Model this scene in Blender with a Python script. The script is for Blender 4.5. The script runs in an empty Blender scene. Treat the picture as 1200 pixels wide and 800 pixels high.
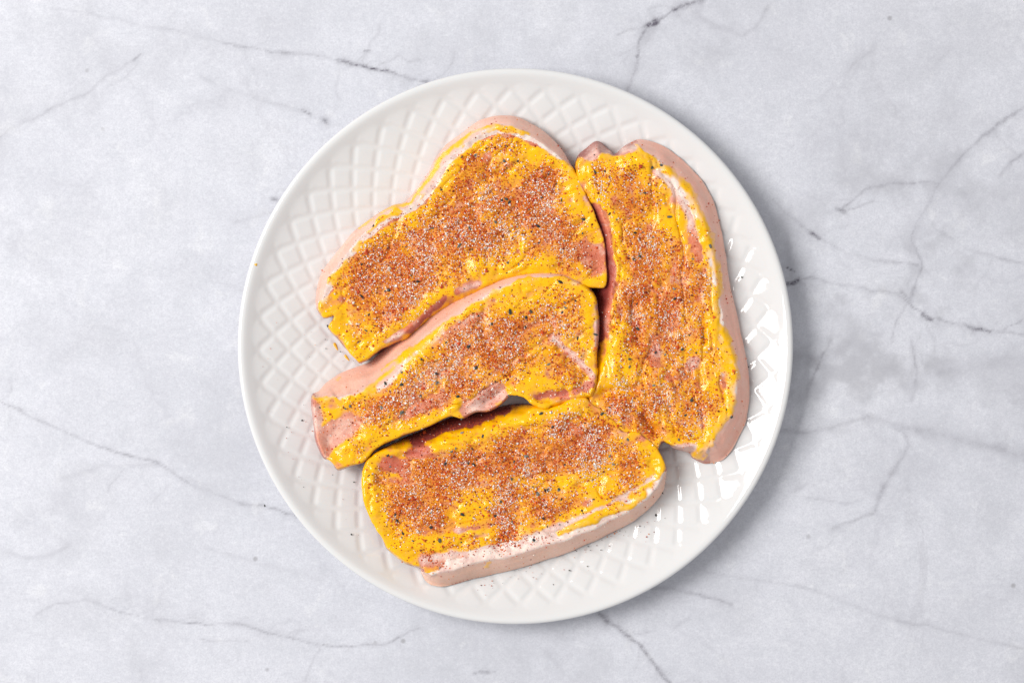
import bpy, math
import numpy as np

# ------------------------------------------------------------------ camera, light, exposure
S = bpy.context.scene
K = 0.00042            # metres on the table for one unit of the plan (plan = 1200 x 800 units)
H = 1.20               # camera height
cam = bpy.data.cameras.new('camera'); camo = bpy.data.objects.new('camera', cam)
S.collection.objects.link(camo); S.camera = camo
camo.location = (0, 0, H); camo.rotation_euler = (0, 0, 0)
cam.sensor_width = 36.0; cam.lens = 36.0 * H / (1200 * K); cam.clip_start = 0.05; cam.clip_end = 50
W = bpy.data.worlds.new('World'); S.world = W; W.use_nodes = True
bg = W.node_tree.nodes['Background']; bg.inputs[0].default_value = (0.985, 0.985, 1.0, 1); bg.inputs[1].default_value = 0.51

def area_light(name, loc, size, power, col):
    l = bpy.data.lights.new(name, 'AREA'); l.shape = 'RECTANGLE'; l.size, l.size_y = size; l.energy = power; l.color = col
    o = bpy.data.objects.new(name, l); S.collection.objects.link(o); o.location = loc
    from mathutils import Vector
    o.rotation_euler = (Vector((0, 0, 0.02)) - Vector(loc)).to_track_quat('-Z', 'Y').to_euler()
    return o
area_light('window_light', (-1.50, 0.36, 1.78), (1.1, 1.05), 53.0, (1.0, 0.985, 0.96))
S.view_settings.view_transform = 'Standard'; S.view_settings.look = 'None'
S.view_settings.exposure = 0.0; S.view_settings.gamma = 1.0
S.render.resolution_x, S.render.resolution_y = 1024, 682
S.render.engine = 'CYCLES'

# ------------------------------------------------------------------ helpers
rng = np.random.default_rng(11)
def vnoise(x, y, scale, seed):
    r = np.random.default_rng(seed); g = r.random((256, 256))
    u = np.asarray(x) / scale + 37.3; v = np.asarray(y) / scale + 91.7
    i = np.floor(u).astype(int); j = np.floor(v).astype(int); fu = u - i; fv = v - j
    fu = fu * fu * fu * (fu * (fu * 6 - 15) + 10); fv = fv * fv * fv * (fv * (fv * 6 - 15) + 10)
    i0, i1, j0, j1 = i % 256, (i + 1) % 256, j % 256, (j + 1) % 256
    return ((g[i0, j0] * (1 - fu) + g[i1, j0] * fu) * (1 - fv) + (g[i0, j1] * (1 - fu) + g[i1, j1] * fu) * fv) * 2 - 1
def fbm(x, y, scale, seed, octv=3, gain=0.5):
    t = 0; a = 1; n = 0
    for k in range(octv):
        t = t + a * vnoise(x, y, scale / 2 ** k, seed + 17 * k); n += a; a *= gain
    return t / n
def sstep(a, b, x):
    t = np.clip((x - a) / (b - a), 0, 1); return t * t * (3 - 2 * t)
def seg_dist(x, y, pts):
    """distance to a polyline"""
    d = np.full(np.shape(x), 1e9)
    if len(pts) == 1: return np.hypot(x - pts[0][0], y - pts[0][1])
    for (ax, ay), (bx, by) in zip(pts[:-1], pts[1:]):
        dx, dy = bx - ax, by - ay; L = dx * dx + dy * dy + 1e-9
        t = np.clip(((x - ax) * dx + (y - ay) * dy) / L, 0, 1)
        d = np.minimum(d, np.hypot(x - ax - t * dx, y - ay - t * dy))
    return d
def strokes(x, y, lst):
    """sum of soft brush strokes: (strength, radius, points)"""
    f = np.zeros(np.shape(x))
    for s, r, pts in lst: f += s * np.exp(-(seg_dist(x, y, pts) / r) ** 2)
    return f
def world(px, py, pz, zref):
    """plan units -> metres; zref (units) is the height at which the plan was measured"""
    c = 1 - zref * K / H
    return np.stack([(px - 600) * K * c, (400 - py) * K * c, pz * K], -1)

def new_mesh(name, verts, faces, smooth=True):
    me = bpy.data.meshes.new(name); verts = np.asarray(verts, np.float32)
    n = faces.shape[1]; me.vertices.add(len(verts)); me.vertices.foreach_set('co', verts.ravel())
    me.loops.add(faces.size); me.loops.foreach_set('vertex_index', faces.astype(np.int32).ravel())
    me.polygons.add(len(faces)); me.polygons.foreach_set('loop_start', np.arange(0, faces.size, n, dtype=np.int32))
    me.polygons.foreach_set('use_smooth', np.full(len(faces), smooth, dtype=bool))
    me.update(calc_edges=True)
    return me
def fattr(me, name, vals):
    a = me.attributes.new(name, 'FLOAT', 'POINT'); a.data.foreach_set('value', np.asarray(vals, np.float32))
def cattr(me, name, rgb):
    a = me.attributes.new(name, 'FLOAT_COLOR', 'POINT')
    a.data.foreach_set('color', np.concatenate([rgb, np.ones((len(rgb), 1))], 1).astype(np.float32).ravel())
def link(name, me, mat=None, parent=None, **props):
    o = bpy.data.objects.new(name, me); S.collection.objects.link(o)
    if mat is not None: me.materials.append(mat)
    if parent is not None: o.parent = parent
    for k, v in props.items(): o[k] = v
    return o
def vert_normals(V, F):
    """smooth normals of a mixed quad list (rows of 4)"""
    n = np.cross(V[F[:, 2]] - V[F[:, 0]], V[F[:, 3]] - V[F[:, 1]]); N = np.zeros_like(V)
    for k in range(4): np.add.at(N, F[:, k], n)
    return N / (np.linalg.norm(N, axis=1, keepdims=True) + 1e-20)

# ------------------------------------------------------------------ materials
class NT:
    def __init__(s, name):
        s.m = bpy.data.materials.new(name); s.m.use_nodes = True; s.t = s.m.node_tree
        s.b = s.t.nodes['Principled BSDF']
    def n(s, kind, **kw):
        o = s.t.nodes.new(kind)
        for k, v in kw.items():
            if k.startswith('i_'):
                key = k[2:]; o.inputs[int(key) if key.isdigit() else key].default_value = v
            else: setattr(o, k, v)
        return o
    def l(s, a, b): s.t.links.new(a, b)
    def pos(s, scale=1.0):
        g = s.n('ShaderNodeNewGeometry'); return g.outputs['Position']
    def noise(s, scale, detail=4, rough=0.55, dist=0.0):
        o = s.n('ShaderNodeTexNoise', i_Scale=scale, i_Detail=detail, i_Roughness=rough, i_Distortion=dist)
        s.l(s.pos(), o.inputs['Vector']); return o.outputs['Fac']
    def ramp(s, fac, stops):
        o = s.n('ShaderNodeValToRGB'); s.l(fac, o.inputs[0]); e = o.color_ramp.elements
        while len(e) < len(stops): e.new(0.5)
        for k, (p, c) in enumerate(stops):
            e[k].position = p; e[k].color = (*c, 1) if len(c) == 3 else c
        return o.outputs[0]
    def mix(s, fac, a, b, mode='MIX'):
        o = s.n('ShaderNodeMix', data_type='RGBA', blend_type=mode)
        for v, i in ((fac, 0), (a, 6), (b, 7)):
            if hasattr(v, 'links'): s.l(v, o.inputs[i])
            else: o.inputs[i].default_value = v if not isinstance(v, tuple) else (*v, 1)
        return o.outputs[2]
    def math(s, op, a, b=0.0, clamp=False):
        o = s.n('ShaderNodeMath', operation=op, use_clamp=clamp)
        for v, i in ((a, 0), (b, 1)):
            if hasattr(v, 'links'): s.l(v, o.inputs[i])
            else: o.inputs[i].default_value = v
        return o.outputs[0]
    def attr(s, name, col=False):
        o = s.n('ShaderNodeAttribute', attribute_name=name); return o.outputs['Color'] if col else o.outputs['Fac']
    def bump(s, h, strength, dist):
        o = s.n('ShaderNodeBump', i_Strength=strength, i_Distance=dist); s.l(h, o.inputs['Height']); s.l(o.outputs[0], s.b.inputs['Normal'])
    def set(s, **kw):
        for k, v in kw.items():
            i = s.b.inputs[k.replace('_', ' ')]
            if hasattr(v, 'links'): s.l(v, i)
            else: i.default_value = (*v, 1) if isinstance(v, tuple) and i.type == 'RGBA' else v
        return s.m

def mat_table():
    t = NT('marble_print')
    big = t.noise(9, 6, 0.68); mid = t.noise(90, 7, 0.78); fine = t.noise(1100, 4, 0.75); wht = t.noise(70, 4, 0.6, 0.6)
    c = t.ramp(big, [(0.33, (0.61, 0.617, 0.67)), (0.52, (0.705, 0.713, 0.77)), (0.72, (0.77, 0.776, 0.825))])
    c = t.mix(t.math('MULTIPLY', t.ramp(mid, [(0.40, (0, 0, 0)), (0.66, (1, 1, 1))]), 0.50), c, (0.585, 0.60, 0.65))
    c = t.mix(t.math('MULTIPLY', t.ramp(wht, [(0.60, (0, 0, 0)), (0.72, (1, 1, 1))]), 0.42), c, (0.83, 0.835, 0.86))
    mot = t.noise(420, 6, 0.82)
    c = t.mix(t.math('MULTIPLY', t.ramp(mot, [(0.34, (1, 1, 1)), (0.54, (0, 0, 0))]), 0.36), c, (0.48, 0.48, 0.54))
    c = t.mix(t.math('MULTIPLY', t.ramp(mot, [(0.54, (0, 0, 0)), (0.68, (1, 1, 1))]), 0.34), c, (0.88, 0.88, 0.91))
    c = t.mix(t.math('MULTIPLY', t.ramp(fine, [(0.36, (1, 1, 1)), (0.56, (0, 0, 0))]), 0.30), c, (0.42, 0.42, 0.46))
    # hairline crazing everywhere, faint
    rid = t.n('ShaderNodeTexNoise', i_Scale=7.0, i_Detail=7.0, i_Roughness=0.6, i_Distortion=0.7); t.l(t.pos(), rid.inputs['Vector'])
    r = t.math('ABSOLUTE', t.math('SUBTRACT', rid.outputs['Fac'], 0.5))
    gate = t.ramp(t.noise(6.0, 2), [(0.48, (0, 0, 0)), (0.66, (1, 1, 1))])
    r = t.math('MULTIPLY', t.ramp(r, [(0.0, (1, 1, 1)), (0.012, (0, 0, 0))]), gate)
    c = t.mix(t.math('MULTIPLY', r, 0.22), c, (0.40, 0.39, 0.43))
    # soft cell borders between pale patches
    dn = t.n('ShaderNodeTexNoise', i_Scale=28.0, i_Detail=5.0, i_Roughness=0.65); t.l(t.pos(), dn.inputs['Vector'])
    vm = t.n('ShaderNodeVectorMath', operation='SCALE', i_3=0.05); t.l(dn.outputs['Color'], vm.inputs[0])
    va = t.n('ShaderNodeVectorMath', operation='ADD'); t.l(vm.outputs[0], va.inputs[0]); t.l(t.pos(), va.inputs[1])
    ve = t.n('ShaderNodeTexVoronoi', feature='DISTANCE_TO_EDGE', i_Scale=17.0); t.l(va.outputs[0], ve.inputs['Vector'])
    cell = t.math('MULTIPLY', t.ramp(ve.outputs['Distance'], [(0.0, (1, 1, 1)), (0.03, (.35, .35, .35)), (0.13, (0, 0, 0))]), t.ramp(t.noise(14, 4, 0.6), [(0.42, (0, 0, 0)), (0.62, (1, 1, 1))]))
    c = t.mix(t.math('MULTIPLY', cell, 0.30), c, (0.45, 0.45, 0.50))
    c = t.mix(t.attr('cloud'), c, (0.40, 0.40, 0.435))
    vein = t.math('MULTIPLY', t.attr('vein'), t.ramp(t.noise(420, 5, 0.8), [(0.34, (0.22, 0.22, 0.22)), (0.56, (1.0, 1.0, 1.0))]), True)
    c = t.mix(vein, c, (0.13, 0.12, 0.15))
    sp = t.n('ShaderNodeTexVoronoi', i_Scale=75.0); t.l(t.pos(), sp.inputs['Vector'])
    dot = t.math('MULTIPLY', t.ramp(sp.outputs['Distance'], [(0.05, (1, 1, 1)), (0.12, (0, 0, 0))]),
                 t.ramp(sp.outputs['Color'], [(0.80, (0, 0, 0)), (0.86, (1, 1, 1))]))
    c = t.mix(t.math('MULTIPLY', dot, 0.55), c, (0.26, 0.25, 0.26))
    t.bump(fine, 0.12, 0.0004)
    return t.set(Base_Color=c, Roughness=0.62, Specular_IOR_Level=0.25)
def mat_porcelain():
    t = NT('glazed_porcelain')
    c = t.mix(t.math('MULTIPLY', t.noise(30, 3), 0.5), (0.74, 0.735, 0.73), (0.765, 0.76, 0.755))
    return t.set(Base_Color=c, Roughness=0.07, Specular_IOR_Level=0.5, Coat_Weight=0.3, Coat_Roughness=0.03,
                 Subsurface_Weight=0.08, Subsurface_Radius=(0.004, 0.003, 0.0025), Subsurface_Scale=0.3)
def mat_flesh(name, rough, bump_scale, bump_amt, spec=0.5, sss=0.25):
    t = NT(name)
    c = t.attr('tone', True)
    f = t.noise(260, 5, 0.65); g = t.noise(1500, 3, 0.7)
    c = t.mix(1.0, c, t.ramp(f, [(0.30, (.80, .68, .68)), (0.48, (1, 1, 1)), (0.70, (1.10, 1.30, 1.30))]), 'MULTIPLY')
    h = t.math('ADD', t.noise(bump_scale, 5, 0.65), t.math('MULTIPLY', g, 0.4))
    t.bump(h, bump_amt, 0.0012)
    return t.set(Base_Color=c, Roughness=rough, Specular_IOR_Level=spec, Subsurface_Weight=sss,
                 Subsurface_Radius=(0.005, 0.0022, 0.0016), Subsurface_Scale=0.5)
def mat_rind():
    t = NT('pork_rind')
    c = t.attr('tone', True)
    f = t.noise(140, 5, 0.65); g = t.noise(2200, 2, 0.6)
    c = t.mix(t.math('MULTIPLY', t.ramp(f, [(0.40, (0, 0, 0)), (0.68, (1, 1, 1))]), 0.40), c, (0.88, 0.62, 0.53))
    c = t.mix(t.math('MULTIPLY', t.ramp(g, [(0.34, (1, 1, 1)), (0.50, (0, 0, 0))]), 0.16), c, (0.42, 0.22, 0.18))
    t.bump(t.math('ADD', t.noise(600, 4, 0.6), t.math('MULTIPLY', g, 0.5)), 0.30, 0.0008)
    return t.set(Base_Color=c, Roughness=0.30, Specular_IOR_Level=0.30, Subsurface_Weight=0.3,
                 Subsurface_Radius=(0.005, 0.0025, 0.0018), Subsurface_Scale=0.5)
def mat_mustard():
    t = NT('yellow_mustard')
    th = t.attr('thick'); st = t.attr('stain')
    wet = t.noise(240, 4, 0.6)
    th = t.math('MULTIPLY', th, t.ramp(wet, [(0.30, (.78, .78, .78)), (0.55, (1, 1, 1))]), True)
    c = t.mix(th, t.attr('tone', True), (0.99, 0.515, 0.0))
    c = t.mix(st, c, (0.70, 0.205, 0.010))
    t.bump(t.math('ADD', t.noise(420, 4, 0.6), t.math('MULTIPLY', t.noise(1400, 3, 0.6), 0.35)), 0.22, 0.0010)
    return t.set(Base_Color=c, Roughness=t.mix(st, (0.12, 0.12, 0.12), (0.40, 0.40, 0.40)), Specular_IOR_Level=0.42, Subsurface_Weight=0.10,
                 Subsurface_Radius=(0.003, 0.0018, 0.0004), Subsurface_Scale=0.4)
def mat_grain(name, rough, spec=0.5, trans=0.0):
    t = NT(name)
    return t.set(Base_Color=t.attr('tone', True), Roughness=rough, Specular_IOR_Level=spec, Transmission_Weight=trans)
M_TABLE, M_PLATE = mat_table(), mat_porcelain()
M_MEAT = mat_flesh('raw_pork', 0.28, 330, 0.5, 0.28)
M_FAT = mat_flesh('pork_fat', 0.32, 300, 0.25, 0.3)
M_RIND, M_MUST = mat_rind(), mat_mustard()
M_PAP, M_SALT, M_PEP = mat_grain('paprika', 0.7, 0.3), mat_grain('coarse_salt', 0.28, 0.5), mat_grain('cracked_pepper', 0.6, 0.4)

# ------------------------------------------------------------------ table top
VEINS = [  # (strength, half width, points)
 (.16, 1.6, [(60,8),(100,15),(200,35),(260,50)]), (.30, 1.8, [(260,50),(310,60),(370,65),(400,72)]),
 (.62, 2.6, [(395,70),(435,80),(475,90),(500,97),(530,108)]), (.30, 4.5, [(405,73),(440,82),(480,92)]),
 (.20, 2.2, [(165,65),(125,90),(100,110),(65,125),(0,160)]), (.42, 1.6, [(165,64),(155,72)]),
 (.14, 3.0, [(235,90),(280,110),(325,122),(357,131)]), (.60, 1.8, [(355,130),(364,134)]), (.70, 2.0, [(374,139),(383,143)]),
 (.50, 2.2, [(318,233),(323,235)]), (.14, 4.0, [(275,262),(300,255),(318,250)]), (.5, 1.2, [(428,59),(432,60)]),
 (.75, 3.2, [(822,0),(806,7),(790,13)]), (.55, 5.0, [(806,7),(795,11)]), (.80, 3.4, [(770,25),(757,30)]), (.45, 2.4, [(790,13),(770,24),(757,32),(750,48)]),
 (.70, 2.4, [(752,58),(747,68)]), (.38, 2.6, [(750,48),(748,70),(742,90),(735,105)]), (.16, 7.0, [(765,25),(748,60),(738,100)]),
 (.18, 4.0, [(820,20),(840,32),(870,42),(885,34),(900,10)]), (.14, 2.0, [(1110,60),(1098,75)]),
 (.30, 3.0, [(1230,105),(1200,127),(1150,160),(1125,185),(1100,215)]), (.34, 2.2, [(1100,215),(1050,214),(1015,222),(985,245)]),
 (.30, 2.0, [(1100,215),(1080,250),(1065,280),(1080,310),(1070,345),(1050,380),(1045,400)]), (.16, 10., [(1130,180),(1100,215),(1080,250),(1066,290)]),
 (.50, 2.4, [(978,246),(990,250)]), (.24, 2.0, [(905,235),(920,250),(950,272),(990,295),(1025,305),(1075,310)]), (.72, 2.6, [(951,273),(960,280)]),
 (.22, 1.5, [(1095,266),(1130,290),(1165,302),(1210,312)]), (.78, 3.2, [(922,333),(934,328)]), (.70, 2.6, [(922,312),(931,316)]),
 (.32, 1.8, [(934,328),(950,327),(1000,335),(1050,345),(1085,370),(1110,378),(1150,385),(1210,394)]),
 (.70, 3.0, [(1080,368),(1092,375)]), (.66, 2.6, [(1128,380),(1160,388)]), (.45, 2.0, [(1060,352),(1078,366)]), (.40, 2.5, [(1057,345),(1068,352)]),
 (.22, 3.0, [(1210,170),(1185,190),(1172,205)]), (.16, 8.0, [(920,250),(925,300),(930,350)]),
 (.34, 1.8, [(-10,466),(30,485),(55,495),(100,517),(150,532),(190,545),(230,570)]), (.20, 1.8, [(230,570),(280,590),(345,602)]), (.36, 1.4, [(305,593),(348,604)]),
 (.24, 1.6, [(40,720),(65,707),(100,702),(140,715),(180,725)]), (.36, 1.6, [(180,725),(225,730),(275,730),(315,740),(375,755)]), (.55, 1.5, [(298,735),(315,741)]),
 (.34, 1.8, [(370,752),(400,757),(450,755),(490,735)]), (.16, 2.0, [(375,755),(365,780),(358,800)]), (.14, 3., [(-5,640),(30,655),(60,650),(80,640)]),
 (.16, 3.5, [(70,560),(120,545),(190,545)]), (.12, 3.0, [(240,640),(300,660),(380,680)]), (.4, 1.6, [(555,788),(580,786)]), (.22, 1.2, [(232,748),(290,750)]),
 (.30, 2.2, [(765,688),(790,688),(812,695),(830,700),(856,709)]), (.45, 3.0, [(700,718),(722,735),(745,752),(765,775),(790,806)]),
 (.20, 1.5, [(825,670),(880,677),(950,690),(1000,708),(1025,720)]), (.18, 2.2, [(1025,720),(1060,728),(1100,735),(1200,760)]),
 (.26, 3.4, [(915,505),(940,507),(975,500),(1015,487),(1035,492),(1060,505),(1066,522),(1040,565),(1025,600),(975,620)]),
 (.22, 8.0, [(1015,487),(1060,500),(1125,515),(1210,536)]), (.30, 3.0, [(945,468),(952,445),(960,425),(972,398)]), (.18, 9.0, [(920,410),(960,425),(990,400)]),
 (.24, 3.0, [(1070,470),(1075,440),(1068,400)]), (.10, 14., [(1060,440),(1130,430),(1210,420)]), (.16, 3.0, [(640,765),(660,785)]), (.18, 2., [(1020,60),(1000,75)]),
 (.16, 1.4, [(940,580),(990,590),(1010,585)]), (.18, 2.4, [(930,575),(945,566)]),
]
def build_table():
    xs = np.concatenate([np.linspace(-2400, -60, 24)[:-1], np.arange(-60, 1260.1, 2.1), np.linspace(1260, 3600, 24)[1:]])
    ys = np.concatenate([np.linspace(-2400, -60, 24)[:-1], np.arange(-60, 860.1, 2.1), np.linspace(860, 3200, 24)[1:]])
    X, Y = np.meshgrid(xs, ys); nx, ny = len(xs), len(ys)
    wx = X + 4.2 * fbm(X, Y, 26, 5, 5, .68); wy = Y + 4.2 * fbm(X, Y, 26, 77, 5, .68)
    vein = np.zeros(X.shape); rb = np.random.default_rng(5); allv = list(VEINS)
    for s, w, pts in VEINS:                         # hairline branches leaving the drawn veins
        if s < .18 or w > 6: continue
        P = np.array(pts, float); L = np.hypot(*np.diff(P, axis=0).T).sum()
        for _ in range(int(L / 34) + 1):
            i = rb.integers(0, len(P) - 1); q = P[i] + (P[i + 1] - P[i]) * rb.random(); a = math.atan2(*(P[i + 1] - P[i])[::-1]) + rb.choice([-1, 1]) * rb.uniform(.4, 1.2)
            br = [tuple(q)]
            for _k in range(rb.integers(3, 7)):
                a += rb.normal(0, .45); q = q + np.array([math.cos(a), math.sin(a)]) * rb.uniform(5, 13); br.append(tuple(q))
            allv.append((s * rb.uniform(.18, .45), rb.uniform(.9, 1.7), br))
    for s, w, pts in allv:
        P = np.array(pts, float); m = 30 + w * 4
        sel = (X > P[:, 0].min() - m) & (X < P[:, 0].max() + m) & (Y > P[:, 1].min() - m) & (Y < P[:, 1].max() + m)
        d = seg_dist(wx[sel], wy[sel], pts)
        ww = w * (0.75 + 0.55 * fbm(X[sel], Y[sel], 14, 9, 2))
        v = 1.45 * s * np.exp(-(d / np.maximum(ww, .5)) ** 1.6) * (0.75 + .55 * fbm(X[sel], Y[sel], 30, 21, 2)) + .42 * s * np.exp(-(d / (ww * 4.5)) ** 2) * sstep(-.5, .5, fbm(X[sel], Y[sel], 9, 23, 3, .7))
        vein[sel] = np.maximum(vein[sel], v)
    cl = .62 * np.exp(-(((X - 1060) / 140) ** 2 + ((Y - 290) / 140) ** 2)) + .50 * np.exp(-(((X - 1010) / 150) ** 2 + ((Y - 450) / 70) ** 2)) + .40 * np.exp(-(((X - 820) / 80) ** 2 + ((Y - 40) / 50) ** 2))
    cloud = np.clip(cl * sstep(-.15, .5, fbm(X, Y, 60, 31, 5, .65)) + .16 * sstep(.05, .5, fbm(X, Y, 110, 41, 5, .65)), 0, 1)
    V = world(X.ravel(), Y.ravel(), np.zeros(X.size), 0)
    i = (np.arange(ny - 1)[:, None] * nx + np.arange(nx - 1)[None]).ravel()
    F = np.stack([i + nx, i + nx + 1, i + 1, i], 1)
    me = new_mesh('tabletop', V, F); fattr(me, 'vein', vein.ravel()); fattr(me, 'cloud', cloud.ravel())
    link('tabletop', me, M_TABLE, kind='structure', label='pale grey marble tabletop with fine dark veins')
build_table()

# ------------------------------------------------------------------ plate
PCX, PCY, ZRIM = 604.0, 405.5, 46.0
PROF = np.array([(0, 8), (120, 8), (150, 8.4), (180, 10.2), (210, 12.8), (240, 17.4), (265, 22.6), (285, 27.9), (300, 32.7), (308, 36.0), (314, 39.4), (318, 41.8), (321, 42.7), (324, 47), (326, 45), (326.6, 43)], float)
def pz(r):   # upper surface of the plate, units
    return np.interp(r, PROF[:13, 0], PROF[:13, 1])
def smooth_prof(r):
    # natural-ish smoothing of the profile
    a = 0
    for dr, w in ((-4, .1), (-2.5, .15), (-1.2, .2), (0, .1), (1.2, .2), (2.5, .15), (4, .1)):
        a = a + w * np.interp(np.minimum(r + dr, 321), PROF[:13, 0], PROF[:13, 1])
    return a
def plate_z(px, py): return smooth_prof(np.hypot(px - PCX, py - PCY))
def relief(r, th):
    q = 48 / (2 * math.pi); lr = np.log(np.maximum(r, 1) / 304.0) * q
    a = (th + 0.0) * q
    u, v = a + lr, a - lr
    du, dv = np.abs(u - np.round(u)), np.abs(v - np.round(v))
    e = lambda d: sstep(.0, .22, d)
    p = e(du) * e(dv)
    dome = (1 - (2 * np.abs(.5 - du)) ** 2 * 1) * (1 - (2 * np.abs(.5 - dv)) ** 2)
    h = 0.80 * p + 0.55 * np.clip(dome, 0, 1) * p
    k = sstep(299, 312, r)
    h = h * (1 - k) + 1.2 * k
    return h * np.minimum(r / 304, 1.05) * sstep(120, 165, r)
def build_plate():
    root = bpy.data.objects.new('dinner_plate', None); S.collection.objects.link(root)
    c = 1 - ZRIM * K / H
    root.location = ((PCX - 600) * K * c, (400 - PCY) * K * c, 0)
    root['label'] = 'white glazed porcelain dinner plate with quilted diamond relief under the pork chops'; root['category'] = 'plate'
    NA = 1440
    th = np.arange(NA) * 2 * math.pi / NA
    r_in = np.concatenate([np.linspace(2, 150, 30)[:-1], np.arange(150, 311.0, 1.15)])
    r_rim = np.concatenate([[r_in[-1]], np.arange(r_in[-1] + 1.0, 320.5, 1.0)])
    # image angle (y down) for the relief phase: leftmost outer tip sits 5 units below the centre line
    phase = math.pi - math.asin(5.0 / 304) 
    def ring(rs):
        R, T = np.meshgrid(rs, th, indexing='ij')
        Z = smooth_prof(R) - 1.0 + relief(R, T - phase)
        return R, T, Z
    def close(rs_list, zs, rr):
        """rings: arrays (n, NA) -> mesh verts and faces"""
        n = len(rr); V = np.stack([rr * np.cos(th)[None] * K * c, -rr * np.sin(th)[None] * K * c, zs * K], -1).reshape(-1, 3)
        i, j = np.meshgrid(np.arange(n - 1), np.arange(NA), indexing='ij'); j2 = (j + 1) % NA
        F = np.stack([i * NA + j, i * NA + j2, (i + 1) * NA + j2, (i + 1) * NA + j], -1).reshape(-1, 4)
        return V, F
    R1, T1, Z1 = ring(r_in)
    R2, T2, Z2 = ring(r_rim)
    zt = Z2[-1].mean()
    lip = [(321.8, zt + .25), (323.4, zt + .1), (324.8, zt - .7), (325.8, zt - 2.0), (326.2, zt - 3.6), (325.8, zt - 5.2), (324.6, zt - 6.6), (322.5, zt - 7.8), (318, zt - 10)]
    under = [(318, zt - 10), (305, zt - 15.5), (285, 20.5), (260, 13.8), (235, 8.6), (214, 5.0), (206, 3.6)]
    foot = [(206, 3.6), (204.5, 1.2), (202.5, 0.1), (198, 0.0), (196, 1.0), (195, 3.0), (150, 2.9), (60, 2.9), (2, 2.9)]
    R2 = np.concatenate([R2] + [np.full((1, NA), r) for r, _ in lip]); Z2 = np.concatenate([Z2] + [np.full((1, NA), z) for _, z in lip])
    # one set of normals across the seams
    RR = np.concatenate([R1, R2[1:]]); ZZ = np.concatenate([Z1, Z2[1:]])
    V, F = close(None, ZZ, RR); N = vert_normals(V, F); N[:] = np.where((N[:NA, 2].mean() < 0), -N, N)
    flip = vert_normals(V, F)[:NA, 2].mean() < 0
    n1 = len(r_in) * NA
    def part(name, V, F, N=None, label=None):
        if flip: F = F[:, ::-1]
        me = new_mesh(name, V, F)
        if N is not None: me.normals_split_custom_set_from_vertices(N.astype(np.float32).tolist())
        o = link(name, me, M_PLATE, root)
        if label: o['label'] = label
        return o
    part('quilted_face', V[:n1], F[:(len(r_in) - 1) * NA], N[:n1])
    s = (len(r_in) - 1) * NA
    part('rim', V[s:], F[s:] - s, N[s:])
    for name, pr in (('underside', under), ('foot_ring', foot)):
        rr = np.array([np.full(NA, r) for r, _ in pr]); zz = np.array([np.full(NA, z) for _, z in pr])
        v, f = close(None, zz, rr); part(name, v, f)
    # close the tiny hole in the middle of the face
    a = np.arange(NA); vv = np.concatenate([V[:NA], [[0, 0, V[:NA, 2].mean()]]])
    me = bpy.data.meshes.new('centre'); me.from_pydata(vv.tolist(), [], [[int(i), int((i + 1) % NA), NA] for i in a][::4] and [list(range(NA))]); 
    link('well_centre', me, M_PLATE, root)
build_plate()

# ------------------------------------------------------------------ pork chops
def spline(pts, step=0.8):
    P = np.array(pts, float); n = len(P); out = []
    for i in range(n):
        p0, p1, p2, p3 = P[i - 1], P[i], P[(i + 1) % n], P[(i + 2) % n]
        m = max(2, int(np.hypot(*(p2 - p1)[:2]) / step)); t = (np.arange(m) / m)[:, None]
        k = 0.42
        m1, m2 = k * (p2 - p0), k * (p3 - p1)
        c = (2*t**3 - 3*t**2 + 1) * p1 + (t**3 - 2*t**2 + t) * m1 + (-2*t**3 + 3*t**2) * p2 + (t**3 - t**2) * m2
        c[:, 2:] = p1[2:] * (1 - t) + p2[2:] * t
        out.append(c)
    C = np.concatenate(out)
    C[:, :2] += np.stack([vnoise(C[:, 0], C[:, 1], 15, 3), vnoise(C[:, 0], C[:, 1], 15, 4)], 1) * 1.1 * (1 - .6 * np.clip(C[:, 4:5], 0, 1))
    g = np.exp(-(np.arange(-10, 11) / 5.0) ** 2); g /= g.sum(); L = len(C)
    for k in range(2, C.shape[1]):
        C[:, k] = np.convolve(np.concatenate([C[-10:, k], C[:, k], C[:10, k]]), g, 'valid')[:L]
    return C
def inside(x, y, C):
    r = np.zeros(x.shape, bool); xs, ys = C[:, 0], C[:, 1]; x2, y2 = np.roll(xs, -1), np.roll(ys, -1)
    for a, b, c, d in zip(xs, ys, x2, y2):
        if b == d: continue
        m = ((b > y) != (d > y)); 
        if m.any(): r ^= m & (x < (c - a) * (y - b) / (d - b) + a)
    return r
def nearest(x, y, C):
    d = np.empty(len(x)); k = np.empty(len(x), int)
    for s in range(0, len(x), 4000):
        q = (x[s:s+4000, None] - C[None, :, 0]) ** 2 + (y[s:s+4000, None] - C[None, :, 1]) ** 2
        a = q.argmin(1); k[s:s+4000] = a; d[s:s+4000] = np.sqrt(q[np.arange(len(a)), a])
    return d, k

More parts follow.
